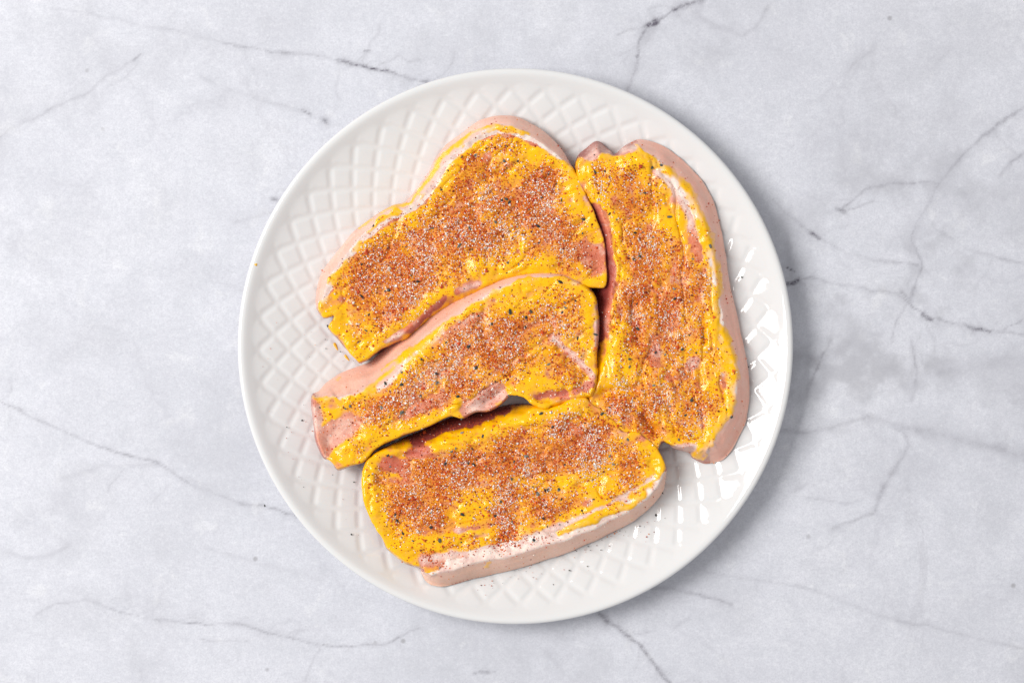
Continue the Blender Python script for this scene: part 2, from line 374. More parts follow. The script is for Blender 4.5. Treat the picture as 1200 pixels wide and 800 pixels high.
def grains(pos, size, kind, rs):
    """little crystals: returns verts, faces (quads for salt, tris otherwise), id per vertex"""
    n = len(pos)
    if kind == 'cube':
        B = np.array([(x, y, z) for z in (-1, 1) for y in (-1, 1) for x in (-1, 1)], float) * .58
        F = np.array([(0, 2, 3, 1), (4, 5, 7, 6), (0, 1, 5, 4), (2, 6, 7, 3), (0, 4, 6, 2), (1, 3, 7, 5)])
    else:
        B = np.array([(1, 0, 0), (-1, 0, 0), (0, 1, 0), (0, -1, 0), (0, 0, 1), (0, 0, -1)], float)
        F = np.array([(0, 2, 4), (2, 1, 4), (1, 3, 4), (3, 0, 4), (2, 0, 5), (1, 2, 5), (3, 1, 5), (0, 3, 5)])
    m = len(B)
    q = rs.normal(size=(n, 4)); q /= np.linalg.norm(q, axis=1, keepdims=True); a, b, c, d = q.T
    Rm = np.stack([1-2*(c*c+d*d), 2*(b*c-a*d), 2*(b*d+a*c), 2*(b*c+a*d), 1-2*(b*b+d*d), 2*(c*d-a*b), 2*(b*d-a*c), 2*(c*d+a*b), 1-2*(b*b+c*c)], 1).reshape(n, 3, 3)
    loc = B[None] * (rs.uniform(.62, 1.38, (n, m, 3))) * size[:, None, None]
    V = np.einsum('nij,nmj->nmi', Rm, loc) + pos[:, None]
    Fa = (F[None] + (np.arange(n) * m)[:, None, None]).reshape(-1, F.shape[1])
    return V.reshape(-1, 3), Fa, np.repeat(np.arange(n), m)

PAP_COL = np.array([(.60, .080, .018), (.68, .14, .02), (.46, .05, .016), (.76, .24, .03), (.22, .03, .015)])
SALT_COL = np.array([(.90, .84, .78), (.86, .75, .67), (.92, .89, .86), (.80, .64, .54)])
PEP_COL = np.array([(.022, .024, .024), (.045, .05, .045), (.10, .105, .09), (.19, .19, .165), (.06, .055, .04)])
def grain_object(name, pos, size, kind, cols, mat, parent, rs, label, weights=None):
    V, F, gid = grains(pos, size, kind, rs)
    me = new_mesh(name, V, F, smooth=False)
    ci = rs.choice(len(cols), len(pos), p=weights)
    tone = np.clip(cols[ci] * rs.uniform(.8, 1.2, (len(pos), 1)), 0, .95)
    cattr(me, 'tone', tone[gid])
    o = link(name, me, mat, parent, kind='stuff', label=label)
    return o
def pepper_object(pos, size, parent, rs, label, name='pepper_flakes'):
    """cracked peppercorn pieces: rough flattened lumps"""
    import bmesh
    bm = bmesh.new(); bmesh.ops.create_icosphere(bm, subdivisions=1, radius=1.0)
    B = np.array([v.co[:] for v in bm.verts]); F = np.array([[v.index for v in f.verts] for f in bm.faces]); bm.free()
    n, m = len(pos), len(B)
    ang = rs.uniform(0, 2 * math.pi, n); ca, sa = np.cos(ang), np.sin(ang)
    st = np.stack([rs.uniform(.8, 1.5, n), rs.uniform(.5, .95, n), rs.uniform(.35, .7, n)], 1)
    L = B[None] * rs.uniform(.62, 1.2, (n, m, 1)) * st[:, None] * size[:, None, None]
    V = np.stack([L[..., 0] * ca[:, None] - L[..., 1] * sa[:, None], L[..., 0] * sa[:, None] + L[..., 1] * ca[:, None], L[..., 2]], -1) + pos[:, None]
    me = new_mesh(name, V.reshape(-1, 3), (F[None] + (np.arange(n) * m)[:, None, None]).reshape(-1, 3), smooth=False)
    cols = PEP_COL[rs.choice(len(PEP_COL), n, p=[.34, .24, .18, .12, .12])]
    tone = np.repeat(cols, m, 0) * rs.uniform(.7, 1.5, (n * m, 1)); cattr(me, 'tone', tone)
    return link(name, me, M_PEP, parent, kind='stuff', label=label)

STEP = 1.25
def build_chop(cfg):
    seed = cfg['seed']; rs = np.random.default_rng(seed)
    C = spline(cfg['outline'])                        # x, y, w, edge height, rind flag
    x0, x1, y0, y1 = C[:, 0].min() - 4, C[:, 0].max() + 4, C[:, 1].min() - 4, C[:, 1].max() + 4
    gx, gy = np.arange(x0, x1, STEP), np.arange(y0, y1, STEP); nx, ny = len(gx), len(gy)
    X, Y = np.meshgrid(gx, gy)
    cin = inside(X[:-1, :-1] + STEP / 2, Y[:-1, :-1] + STEP / 2, C)
    # drop cells joined to the rest only at a corner, then keep used vertices
    nb = np.zeros_like(cin, int); p = np.pad(cin, 1).astype(int)
    nb = p[:-2, 1:-1] + p[2:, 1:-1] + p[1:-1, :-2] + p[1:-1, 2:]
    cin &= nb >= 2
    jj, ii = np.nonzero(cin); b = jj * nx + ii
    Fg = np.stack([b, b + nx, b + nx + 1, b + 1], 1)   # y runs down the plan, so this is counter clockwise from above
    used, F = np.unique(Fg, return_inverse=True); F = F.reshape(-1, 4)
    vx, vy = X.ravel()[used].copy(), Y.ravel()[used].copy()
    e = np.concatenate([F[:, [k, (k + 1) % 4]] for k in range(4)])
    key = e[:, 0].astype(np.int64) * 10_000_000 + e[:, 1]; rkey = e[:, 1].astype(np.int64) * 10_000_000 + e[:, 0]
    be = e[~np.isin(key, rkey)]
    nxt = dict(zip(be[:, 0].tolist(), be[:, 1].tolist())); loops = []; seen = set()
    for st in be[:, 0].tolist():
        if st in seen: continue
        lp = [st]; seen.add(st); cur = nxt[st]
        while cur not in seen and cur in nxt: lp.append(cur); seen.add(cur); cur = nxt[cur]
        loops.append(lp)
    loop = np.array(max(loops, key=len))
    dl, kl = nearest(vx[loop], vy[loop], C); vx[loop], vy[loop] = C[kl, 0], C[kl, 1]
    d, k = nearest(vx, vy, C)
    w, ez, rf = C[k, 2], C[k, 3], np.clip(C[k, 4], 0, 1)
    w = np.maximum(w * (1 + .12 * fbm(vx, vy, 26, seed + 1, 2)), 1.5)
    # cut (not rind) edges are crisp unless they are drawn as sloping flanks
    cr = (1 - rf) * sstep(13, 9, w); w = w * (1 - .5 * cr); ez = ez + (1 - ez) * .45 * cr
    # ---- height
    T = cfg['thick'] + cfg.get('tiltx', 0) * (vx - cfg['c'][0]) + cfg.get('tilty', 0) * (vy - cfg['c'][1])
    t = np.clip(d / w, 0, 1); n = cfg.get('round', 1.7)
    f = 1 - (1 - t) ** n
    inner = sstep(0, 1, (d - w * .6 - 5 * rf) / 14)
    sg = cfg.get('streak', 0.0); ua = vx * math.cos(sg) + vy * math.sin(sg); ub = -vx * math.sin(sg) + vy * math.cos(sg)
    bumps = 2.8 * fbm(vx, vy, 60, seed + 2, 2) + 1.5 * fbm(vx, vy, 20, seed + 3, 3) - 2.6 * sstep(.86, 1, 1 - np.abs(fbm(ua * .45, ub, 30, seed + 12, 3))) - .35 * sstep(.8, 1, 1 - np.abs(fbm(ua * .5, ub, 9, seed + 13, 2))) + strokes(vx, vy, cfg.get('lift', []))
    top = T + bumps * inner + .5 * fbm(vx, vy, 9, seed + 4, 2)
    pl = plate_z(vx, vy); base0 = plate_z(np.array([cfg['c'][0]]), np.array([cfg['c'][1]]))[0]
    base = base0 + cfg.get('follow', .45) * (pl - base0)
    z = np.maximum(base + top * (ez + (1 - ez) * f), pl + 2.5)
    # creases on the rind, running along its length
    z += rf * (1 - t) * 1.5 * fbm(d * 2.2, k * .10, 9, seed + 8, 3)
    # ---- colour zones (brush coordinates wander a little, so that patches are ragged)
    bx = vx + 3.6 * fbm(vx, vy, 13, seed + 40, 4, .6); by = vy + 3.6 * fbm(vx, vy, 13, seed + 41, 4, .6)
    fine = fbm(vx, vy, 4.2, seed + 50, 2)
    nz = fbm(vx, vy, 18, seed + 5, 3); nz2 = fbm(vx, vy, 40, seed + 6, 3); nz3 = fbm(vx, vy, 7, seed + 7, 2)
    core = sstep(2, 20, d - w) * np.clip(.27 + .50 * nz2 + .50 * nz, 0, .6)
    pap = np.clip((strokes(bx, by, cfg['paprika']) + core) * (.8 + .45 * nz), 0, 1.3)
    pap = pap * (.35 + .65 * sstep(-1, 11, d - w + 2 * nz))
    sal = np.clip((strokes(bx, by, cfg['salt']) + .5 * core) * (.75 + .7 * nz3), 0, 1.3)
    toparea = np.clip(sstep(.75, 1.05, d / w) + strokes(bx, by, cfg.get('cover', [])), 0, 1)
    lean = np.array(cfg.get('meat', (.74, .21, .125)))
    deep, pale = np.array((.46, .07, .065)), np.array((.84, .58, .50))
    red = np.clip(strokes(bx, by, cfg.get('red', [])), 0, 1)[:, None]; pal = np.clip(strokes(bx, by, cfg.get('pale', [])), 0, 1)[:, None]
    marb = sstep(.90, .985, 1 - np.abs(fbm(bx, by, 34, seed + 55, 3)))[:, None] * .45
    meat = lean * (1 + .16 * nz2[:, None] + .10 * fine[:, None]) * np.ones((len(vx), 1)); meat = meat * (1 - marb) + pale * marb
    meat = meat * (1 - .55 * red) + deep * .55 * red  # red meat; strokes in the gaps between chops also paint in shade
    meat = meat * (1 - pal) + pale * pal
    stain = (np.clip(.75 * pap + .12, 0, .85) * toparea * (1 - pal[:, 0]) * (1 - .6 * red[:, 0]))[:, None]
    meat = meat * (1 - stain) + np.array((.74, .26, .035)) * stain
    shaded_side = (1 - sstep(.62, 1.0, t))[:, None] * (1 - rf[:, None]) * (1 - pal)
    meat = meat * (1 - .92 * shaded_side) + np.array(cfg.get('shaded_side', (.42, .12, .10))) * .92 * shaded_side  # red cut flanks, darkened with painted shade for the gaps between chops
    fatc = np.array((.88, .67, .59)) * (1 + .06 * nz[:, None])
    rindc = np.array(cfg.get('rind', (.66, .37, .29))) * (1 + .09 * nz2[:, None] + .05 * nz[:, None])
    rindc = rindc * (1 + .13 * fbm(d * 2.4, k * .10, 9, seed + 9, 3)[:, None])
    edge = (sstep(.55, 1.0, t) * .55)[:, None]
    rindc = rindc * (1 - edge) + np.array((.76, .52, .45)) * edge
    V = world(vx, vy, z, cfg['thick'] + base0)
    # ---- walls
    nl = len(loop); tang = C[(kl + 3) % len(C), :2] - C[kl - 3, :2]; nin = np.stack([tang[:, 1], -tang[:, 0]], 1)
    nin /= np.linalg.norm(nin, axis=1, keepdims=True) + 1e-9
    cen = np.array([vx.mean(), vy.mean()])
    test = inside(vx[loop] + 4 * nin[:, 0], vy[loop] + 4 * nin[:, 1], C)
    if test.mean() < .5: nin = -nin
    rows = [V]; crow = []; wallF = []; prev = loop; off = len(V); zb = plate_z(vx[loop], vy[loop]) + 1.9
    NR = 6; under = cfg.get('undercut', 6.0)
    wall_src = []
    for r in range(1, NR + 1):
        s = r / NR; ins = under * (s ** 2) * np.clip((z[loop] - zb) / 25, 0.1, 1)
        wx_, wy_ = vx[loop] + nin[:, 0] * ins, vy[loop] + nin[:, 1] * ins
        wz = z[loop] * (1 - s) + zb * s + .6 * np.sin(s * 3.1) * fbm(vx[loop], vy[loop] + r * 9, 8, seed + 60, 2)
        rows.append(world(wx_, wy_, wz, cfg['thick'] + base0)); cur = off + np.arange(nl)
        wallF.append(np.stack([prev, cur, np.roll(cur, -1), np.roll(prev, -1)], 1)); wall_src.append(loop)
        prev = cur; off += nl
    VA = np.concatenate(rows); FA = np.concatenate([F] + wallF); src = np.concatenate([np.arange(len(V))] + wall_src)
    N = vert_normals(VA, FA)
    if N[:len(V), 2].mean() < 0: FA = FA[:, ::-1]; N = -N
    # ---- faces to parts: 0 lean meat, 1 fat, 2 rind
    fw = cfg.get('fat', 9) * (1 + .45 * nz + .3 * nz2)
    vz = np.where((rf > .5) & (t < .93), 2, np.where((rf > .5) & (d < w + fw), 1, 0))
    fz = np.concatenate([vz[F[:, 0]], np.tile(vz[loop], NR)])
    root = bpy.data.objects.new('pork_chop', None); S.collection.objects.link(root)
    root.location = world(np.array(cfg['c'][0]), np.array(cfg['c'][1]), np.array(base0 + 1.9), cfg['thick'] + base0)
    root['label'] = cfg['label']; root['category'] = 'pork chop'; root['group'] = 'seasoned raw pork chops on the plate'
    O = np.array(root.location)
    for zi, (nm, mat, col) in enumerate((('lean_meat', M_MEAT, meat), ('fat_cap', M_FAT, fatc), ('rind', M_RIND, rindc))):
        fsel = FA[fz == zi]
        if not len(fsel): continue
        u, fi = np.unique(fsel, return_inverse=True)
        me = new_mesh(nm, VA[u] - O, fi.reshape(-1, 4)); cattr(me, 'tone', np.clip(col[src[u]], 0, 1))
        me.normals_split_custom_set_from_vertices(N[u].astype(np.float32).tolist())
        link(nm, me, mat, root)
    # underside
    me = bpy.data.meshes.new('underside'); me.from_pydata((VA[prev] - O).tolist(), [], [list(range(nl))][::1]); cattr(me, 'tone', np.tile((.5, .2, .17), (nl, 1)))
    link('underside', me, M_MEAT, root)
    # ---- mustard coat
    lo = cfg.get('mlo', .9) * rf - .5 * (1 - rf)
    m = (.62 + cfg.get('mus_bias', 0)) * sstep(lo, lo + .32, (d + 5.0 * nz * rf) / w) - .24 * np.clip(pap, 0, 1) + strokes(bx, by, cfg['mustard'])
    calm = 1 - .75 * np.clip(strokes(vx, vy, [q for q in cfg['mustard'] if q[0] > 0]) * 1.8, 0, 1)
    m = m + calm * (.26 * nz + .20 * nz3 + .12 * fine)
    m = np.clip(m, -.2, 1.35)
    ang = cfg.get('streak', 0.0); sx = vx * math.cos(ang) + vy * math.sin(ang); sy = -vx * math.sin(ang) + vy * math.cos(ang)
    streak = fbm(sx * .42 + 5 * nz, sy + 4 * nz, 8, seed + 30, 3)
    thick = (m - .30) * 1.7 + np.clip(m, 0, 1) * (1.1 * streak + .2 * nz3)
    thick = np.where(thick > 0, thick, thick * .8)
    hf = np.minimum(thick, 3.0) * sstep(-.2, 1.6, d) - .5 * (1 - sstep(0, .9, d)); keep = (thick > -.45)
    fk = keep[F].any(1); hf = np.maximum(hf, -.6)
    Vm = V + N[:len(V)] * (hf * K)[:, None]
    u, fi = np.unique(F[fk], return_inverse=True); fi = fi.reshape(-1, 4)
    if FA[0, 0] != F[0, 0]: fi = fi[:, ::-1]
    me = new_mesh('mustard_coat', Vm[u] - O, fi)
    fattr(me, 'thick', (np.clip(thick / .60 + .10, 0, 1) ** .75)[u]); under_c = np.where((vz == 2)[:, None], rindc, np.where((vz == 1)[:, None], fatc, meat)); cattr(me, 'tone', np.clip(under_c[u], 0, 1)); fattr(me, 'stain', np.clip(1.0 * pap - .06 + .14 * nz3 - .25 * np.clip(m - .6, 0, 1), 0, .9)[u])
    link('mustard_coat', me, M_MUST, root)
    # ---- seasoning
    ground = V + N[:len(V)] * (np.maximum(hf, 0) * K)[:, None] - O
    area = STEP * STEP
    scat = toparea * cfg.get('sprinkle', .05) * (1 + .8 * nz) + (1 - toparea) * .012
    def pick(dens):
        cnt = rs.poisson(np.clip(dens, 0, 3) * area); idx = np.repeat(np.arange(len(vx)), cnt)
        P = ground[idx].copy(); P[:, :2] += rs.uniform(-.62, .62, (len(idx), 2)) * STEP * K
        return P
    P = pick(0.66 * pap * (.3 + .7 * toparea) + scat * .7)
    sz = rs.lognormal(math.log(.56), .42, len(P)) * K; P[:, 2] += sz * .2
    grain_object('paprika_dust', P, sz, 'octa', PAP_COL, M_PAP, root, rs, 'rust red paprika specks', [.3, .28, .2, .12, .1])
    P = pick(0.48 * sal * (.25 + .75 * toparea) + .04 * pap * toparea + scat * .12)
    sz = rs.lognormal(math.log(.58), .34, len(P)) * K; P[:, 2] += sz * .45
    grain_object('salt_crystals', P, sz, 'cube', SALT_COL, M_SALT, root, rs, 'coarse white salt crystals', [.35, .3, .2, .15])
    P = pick(np.clip(pap, 0, 1) * .0011 * toparea + .016 * scat)
    P2 = []
    for (px, py) in cfg.get('pepper', []):
        i = np.argmin((vx - px) ** 2 + (vy - py) ** 2); P2.append(ground[i])
    szs = rs.lognormal(math.log(1.35), .35, len(P)) * K
    if P2: P = np.concatenate([P, np.array(P2)]); szs = np.concatenate([szs, rs.uniform(2.0, 2.9, len(P2)) * K])
    P[:, 2] += szs * .15
    pepper_object(P, szs, root, rs, 'cracked black pepper flakes')
    return root

R = 1
CHOPS = [
 dict(seed=101, c=(540, 285), thick=40, streak=-.6, follow=.5, round=1.6, fat=7, undercut=6, label='raw pork chop with S-curved rind and a bare pink corner under heavy spice', rind=(.88, .50, .385),
  outline=[(414,270,12,.4,1),(442,249,9,.45,1),(461,238.5,7,.5,1),(472.5,236,8,.5,1),(485,223,11,.45,1),(499,204,13,.4,1),(510,184,14,.4,1),(522,168,14,.4,1),(540,155,14,.4,1),(559,141,14,.4,1),(578,135,15,.4,1),
   (600,134,15,.4,1),(619,141,17,.4,1),(641,155,16,.4,1),(660,176,10,.45,1),(671,195,5,.6,.6),(682,215,3.5,.7,0),(697,251,2.2,.88,0),(704,268,2.2,.88,0),(709.5,289,2.2,.88,0),(711,325,2.5,.85,0),(707,338,3,.85,0),
   (690,337,5,.6,0),(664,334,12,.3,0),(630,333,14,.3,0),(596,338,15,.25,0),(570,346,15,.2,0),(548,356,16,.15,0),(529,364,21,.15,0),(510,373,15,.2,0),(495,383,12,.25,0),(478,396,11,.3,0),(457,405,10,.3,0),(445,410,5,.5,0),
   (432,421,5,.5,0),(425,425,5,.5,0),(419,426,5,.5,0),(411,416,6,.45,0),(398,401,8,.4,0),(385,385,7,.4,0),(386,379,5,.45,0),(391,370,4,.5,0),(379,373,6,.45,0),(372,364,8,.4,.3),(368,354,10,.4,.8),(369,341,12,.4,1),(374,322,13,.4,1),(383,307,13,.4,1),(398,289,13,.4,1)],
  mustard=[(.75,3.2,[(420,266),(442,250),(462,240),(480,238),(492,225),(506,203),(521,180),(541,164),(560,153),(580,148.5),(600,151),(617,160)]),
   (-.75,3.0,[(424,280),(450,262),(475,251),(497,238),(515,205),(530,184),(555,165),(582,156),(612,162),(640,173),(656,187)]),
   (.5,7,[(430,292),(470,263),(500,250),(522,222),(535,195),(557,174),(590,166),(620,173),(650,190),(670,216),(685,240),(697,262)]),
   (.55,10,[(392,366),(402,390),(418,412),(440,398)]),(-.7,6,[(378,325),(376,345),(384,335)]),(-.5,4,[(398,302),(385,320)]),(.5,3,[(372,352),(374,362)]),(.5,3,[(378,338),(384,328)]),
   (-1.2,9,[(684,292),(700,296),(697,308)]),(-.8,6,[(672,292),(683,300)]),(.35,5,[(690,328),(708,330)]),(.55,12,[(555,308),(590,308),(622,303),(645,312)]),(.5,3.5,[(600,318),(620,309),(640,308)]),(.5,3,[(612,285),(615,300)]),
   (-.6,3.5,[(563,316)]),(-.6,3.5,[(591,298)]),(-.6,3,[(609,294)]),(-.8,4,[(535,342),(548,336),(562,331)]),(.35,6,[(528,332),(500,356),(470,380),(448,396)]),(-.9,3.5,[(452,400),(480,384),(503,366),(520,350)]),
   (-.5,6,[(575,172),(570,185)]),(-.5,5,[(585,168)]),(-.4,5,[(680,222),(690,240)]),(-.5,5,[(396,395),(403,406)])],
  pale=[(.9,4,[(455,399),(470,391)]),(.9,5,[(376,340),(384,325),(398,302)]),(.8,4,[(545,338),(562,331)]),(.5,6,[(682,222),(690,242)])], red=[(.5,10,[(692,300)]),(.9,10,[(515,358),(540,347)])],
  lift=[(3,10,[(560,312),(600,312),(640,306)]),(-2.5,12,[(505,262),(540,240)]),(2,8,[(455,385),(500,350)]),(-3,6,[(388,372),(405,376)]),(1.5,5,[(470,365),(440,385)])],
  paprika=[(.8,14,[(555,195),(545,215),(540,235)]),(.8,22,[(580,225),(610,245)]),(.8,18,[(640,215)]),(.75,22,[(625,250),(650,275)]),(.75,22,[(560,270),(520,272),(490,290),(450,310),(425,325)]),(.7,15,[(422,352)]),(.75,25,[(460,332),(500,322)]),(.7,12,[(440,372),(465,360)]),(.7,12,[(655,275),(675,300)]),(.6,12,[(660,315)])],
  salt=[(.8,16,[(570,232)]),(.9,14,[(640,222)]),(.7,18,[(600,260),(580,285)]),(.8,12,[(640,245)]),(.7,12,[(645,270),(660,292)]),(.7,14,[(540,270),(520,265)]),(.7,14,[(490,285),(500,300)]),(.7,14,[(500,322)]),(.7,15,[(460,322)]),(.6,12,[(430,335)]),(.5,20,[(480,350)])],
  pepper=[(517,223),(535,250),(588,235),(597,237),(631,265),(580,260),(591,189),(607,189),(506,268),(489,330),(456,340),(452,341),(424,348),(683,256),(384,382)]),
 dict(seed=202, c=(775, 350), thick=41, streak=1.45, mlo=.95, follow=.42, round=1.5, fat=8, undercut=6, label='raw pork chop with long curved rind following the plate rim, set crosswise to the others', rind=(.92, .49, .38), shaded_side=(.20, .03, .028),
  outline=[(673,195,8,.5,0),(681,177,11,.35,0),(700,164,13,.3,0),(716,174,12,.35,0),(720,180,9,.4,0),(735,169,11,.4,.1),(750,161.6,14,.35,.6),(772,167,20,.3,1),(791,178,23,.3,1),(806,191,24,.3,1),(825,212,24,.3,1),(840,240,23,.3,1),(851,287,20,.3,1),
   (855,316,18,.3,1),(859,340,19,.3,1),(866,370,23,.3,1),(870,390,22,.3,1),(873,402,20,.3,1),(879,432,18,.3,1),(880,466,21,.3,1),(876,494,26,.25,1),(868,512,28,.22,.9),(859,529,29,.2,.8),(848,540,28,.2,.7),(829,545,23,.2,.4),(814,538,16,.3,.2),(808,532,12,.3,.1),
   (790,526,8,.35,0),(784,521,6,.4,0),(778,520,6,.4,0),(774,524,6,.4,0),(770,530,7,.35,0),(758,532,15,.2,0),(740,524,16,.2,0),(722,516,15,.2,0),(705,504,15,.2,0),(692,491,14,.25,0),(685,474,11,.3,0),(687,455,13,.25,0),(690,430,18,.2,0),(693,400,20,.2,0),
   (694,370,22,.15,0),(695,340,24,.12,0),(695,310,26,.12,0),(692,280,25,.12,0),(687,255,21,.15,0),(681,236,15,.2,0),(675,215,8,.4,0)],
  mustard=[(.6,10,[(688,203),(710,208),(740,192),(757,190)]),(.6,3,[(728,202),(742,193),(757,184)]),(.65,6,[(762,188),(790,203),(809,224),(822,252),(834,295),(843,322),(843,342)]),(-.7,5,[(768,200),(785,213),(798,230),(807,252),(813,280),(820,300)]),
   (.5,7,[(704,230),(718,258),(726,290),(728,320)]),(1.1,6,[(726,380),(724,408),(712,438),(728,448)]),(1.1,5,[(726,408),(740,430),(743,446)]),(.5,9,[(722,425)]),(.4,14,[(725,432)]),(.6,8,[(846,390),(858,420),(859,445),(856,472),(844,498),(822,514),(796,512)]),(.5,5,[(838,350),(838,378),(852,400)]),
   (-.5,7,[(812,424)]),(-.4,7,[(848,440),(846,470)]),(-.9,6,[(796,526),(812,524)]),(-.5,7,[(770,400),(766,425)]),(-1.3,8,[(690,180),(703,170)]),(-1.1,6,[(722,178),(738,173)]),(.4,9,[(772,250),(790,270)]),(.4,10,[(800,260)]),(-1,12,[(850,525),(840,535)]),(-1.6,9,[(692,405),(696,370),(698,330),(697,290),(692,255)]),(-1.5,6.5,[(698,244),(706,262),(711,285),(713,310),(711,345),(707,385)]),(-.4,6,[(706,212)])],
  pale=[(.75,9,[(690,186),(700,174),(712,178)]),(.9,7,[(730,175),(748,172)]),(.95,6,[(770,202),(798,230),(810,265)]),(.9,9,[(792,526),(815,524)]),(.7,8,[(812,424)]),(.6,8,[(770,410)]),(.7,7,[(847,436)]),(.95,14,[(835,530),(855,520)])],
  red=[(.9,8,[(688,186),(700,172)]),(1,12,[(745,370),(748,395)]),(1,14,[(710,290),(712,340)])],
  lift=[(-5,6,[(742,355),(748,400)]),(4,9,[(724,400),(720,440)]),(-7,6,[(700,462),(720,458),(745,456)]),(4,16,[(730,482)]),(-8,4,[(754,488),(768,506)]),(-3,10,[(780,400),(785,360)]),(3,8,[(735,195),(757,188)]),(-4,3.5,[(822,375),(826,400)]),(-5,6,[(720,186),(718,176)])],
  paprika=[(.7,14,[(735,215),(742,238)]),(.8,24,[(750,285),(755,310)]),(.85,18,[(742,345)]),(1.0,12,[(745,375),(746,398)]),(.65,24,[(775,335),(785,365)]),(.5,20,[(815,330)]),(.8,12,[(756,418)]),(.8,22,[(800,440)]),(.8,18,[(775,468)]),(.95,18,[(725,480)]),(.8,12,[(750,492),(760,512)]),(.7,18,[(812,480),(800,500)]),(.5,12,[(800,300)]),(.7,10,[(722,242)]),(.5,14,[(725,360),(712,380)])],
  salt=[(.8,13,[(762,282),(758,300)]),(.8,11,[(742,340)]),(.9,12,[(742,372)]),(.8,12,[(775,462),(780,475)]),(.8,14,[(724,480)]),(.8,9,[(756,490)]),(.6,12,[(832,330)]),(.5,16,[(795,440)]),(.5,18,[(790,380)]),(.5,14,[(700,225)]),(.7,9,[(722,450),(735,452)]),(.5,16,[(815,495)])],
  pepper=[(785,254),(745,273),(763,197),(774,194),(743,304),(714,250),(756,226),(748,385),(734,391),(800,409),(811,469),(766,451),(791,350)]),
 dict(seed=303, c=(545, 430), thick=47, streak=-.55, follow=.5, round=1.55, fat=4, undercut=9, label='raw pork chop with notched edge and wide bare rind, lying between two others', rind=(.86, .47, .345), meat=(.80, .29, .19),
  outline=[(363,466,9,.35,.2),(372,458,14,.3,.8),(381,448,24,.25,1),(400,436,32,.25,1),(430,425,33,.25,1),(443,414,31,.27,1),(457,402,29,.28,1),(478,388,26,.3,1),(500,370,23,.33,1),(513,361,21,.36,1),(544,342,19,.42,1),(579,326,14,.55,1),(605,318,12,.6,1),(640,316,9,.66,1),
   (666,320,8,.62,.8),(688,333,8,.5,.3),(698,348,8,.5,0),(703,370,8,.5,0),(703.5,394,8,.5,0),(701,414,8,.45,0),(702,436,9,.4,0),(700,466,13,.25,0),(684,478,16,.2,0),(662,483,17,.2,0),(642,485,13,.25,0),(622,472,4,.6,0),(614,466,3,.65,0),(600,463,3,.65,0),
   (592,470,4,.6,0),(581,479,5,.55,0),(570,484,5,.55,0),(557,484,5,.55,0),(542,491,5,.55,0),(528,488,4,.6,0),(505,500,4,.6,0),(475,510,4,.6,0),(454,519,4,.6,0),(439,529,4,.55,0),(426,542,5,.5,0),(411,547,6,.45,0),(398,552,8,.4,0),(392,549,7,.4,0),(387,540,5,.45,0),(379,537,7,.4,0),(372,525,9,.35,0),(366,499,9,.3,0)],
  mustard=[(.7,4.2,[(380,496),(392,488),(402,476),(430,457),(460,434),(500,397),(540,369),(580,343),(620,331),(655,331)]),(.5,2,[(447,434),(480,408)]),(.5,6,[(660,335),(684,350),(691,384)]),(.35,15,[(600,345),(650,347)]),(.45,12,[(475,425),(500,408)]),(.6,9,[(396,524),(425,512),(455,500)]),(.5,5,[(390,540),(410,535)]),
   (.4,4,[(455,512),(480,503),(520,488),(535,472)]),(.6,7,[(530,484),(534,472)]),(.45,9,[(590,445),(612,440),(640,455),(662,450)]),(.5,4,[(693,412),(690,424)]),(.7,3.5,[(593,455),(604,464),(622,470),(640,474)]),(-1.5,15,[(378,518),(402,502)]),(-1.4,7,[(366,476),(369,500),(376,528)]),(-.6,5,[(468,430),(488,414)]),(-.5,5,[(565,352),(578,348)]),
   (-1.6,9,[(552,480),(570,468),(586,458)]),(-.9,3,[(648,394),(665,410),(680,425),(695,440)]),(-.7,5,[(692,450),(675,458)]),(-.8,5,[(660,460),(630,464)]),(-.6,6,[(478,486),(520,464)]),(-.5,7,[(398,544)]),(-.8,5,[(700,380),(700,400)]),(-.5,6,[(560,372),(525,390)])],
  pale=[(1,10,[(556,478),(572,468),(584,460)]),(.9,3.5,[(650,396),(665,410),(682,426),(694,438)]),(.5,14,[(385,515),(402,503)]),(.8,6,[(368,480),(372,500)]),(.7,6,[(698,355),(700,380),(698,405)]),(.5,6,[(545,375),(565,360)])], red=[(.9,6,[(562,460),(575,452)]),(1,7,[(692,452),(660,460),(632,464)]),(.9,10,[(605,408)]),(.7,7,[(480,486),(515,466)])],
  lift=[(-16,8,[(558,484),(580,466),(594,460)]),(-3.5,4,[(655,408),(672,424),(688,440)]),(2.5,5,[(650,388),(680,416)]),(3,7,[(533,478)]),(-6,6,[(662,462),(630,468)]),(-5,12,[(690,455)]),(3,9,[(610,445),(650,450)]),(-5,18,[(385,525)]),(3,8,[(400,525),(430,510)])],
  paprika=[(.75,22,[(510,428),(560,402),(600,385),(640,378)]),(.9,16,[(605,408),(580,425)]),(.7,17,[(435,482),(480,460)]),(.7,16,[(655,425)]),(.7,12,[(550,445),(510,466)]),(-.8,14,[(378,520),(392,508)]),(.5,14,[(670,360)]),(.6,10,[(690,460)]),(.5,20,[(540,390)])],
  salt=[(.9,15,[(470,462),(500,446),(520,435)]),(.9,16,[(600,402)]),(.7,16,[(560,392),(535,410)]),(.7,14,[(640,370)]),(.6,12,[(430,490)]),(.6,14,[(660,395)]),(.5,16,[(555,430)])],
  pepper=[(452,449),(470,450),(410,476),(493,464),(446,477),(512,449),(511,438),(656,330),(617,372),(663,361),(643,427),(549,406),(558,431),(598,366),(698,392),(537,464),(615,383),(577,379)]),
 dict(seed=404, c=(600, 580), thick=43, streak=-.15, mlo=1.35, follow=.5, round=1.35, fat=15, undercut=3, shaded_side=(.24, .045, .04), label='raw pork chop with straight wrinkled rind, thick white fat edge and a red-meat corner', rind=(.87, .53, .395),
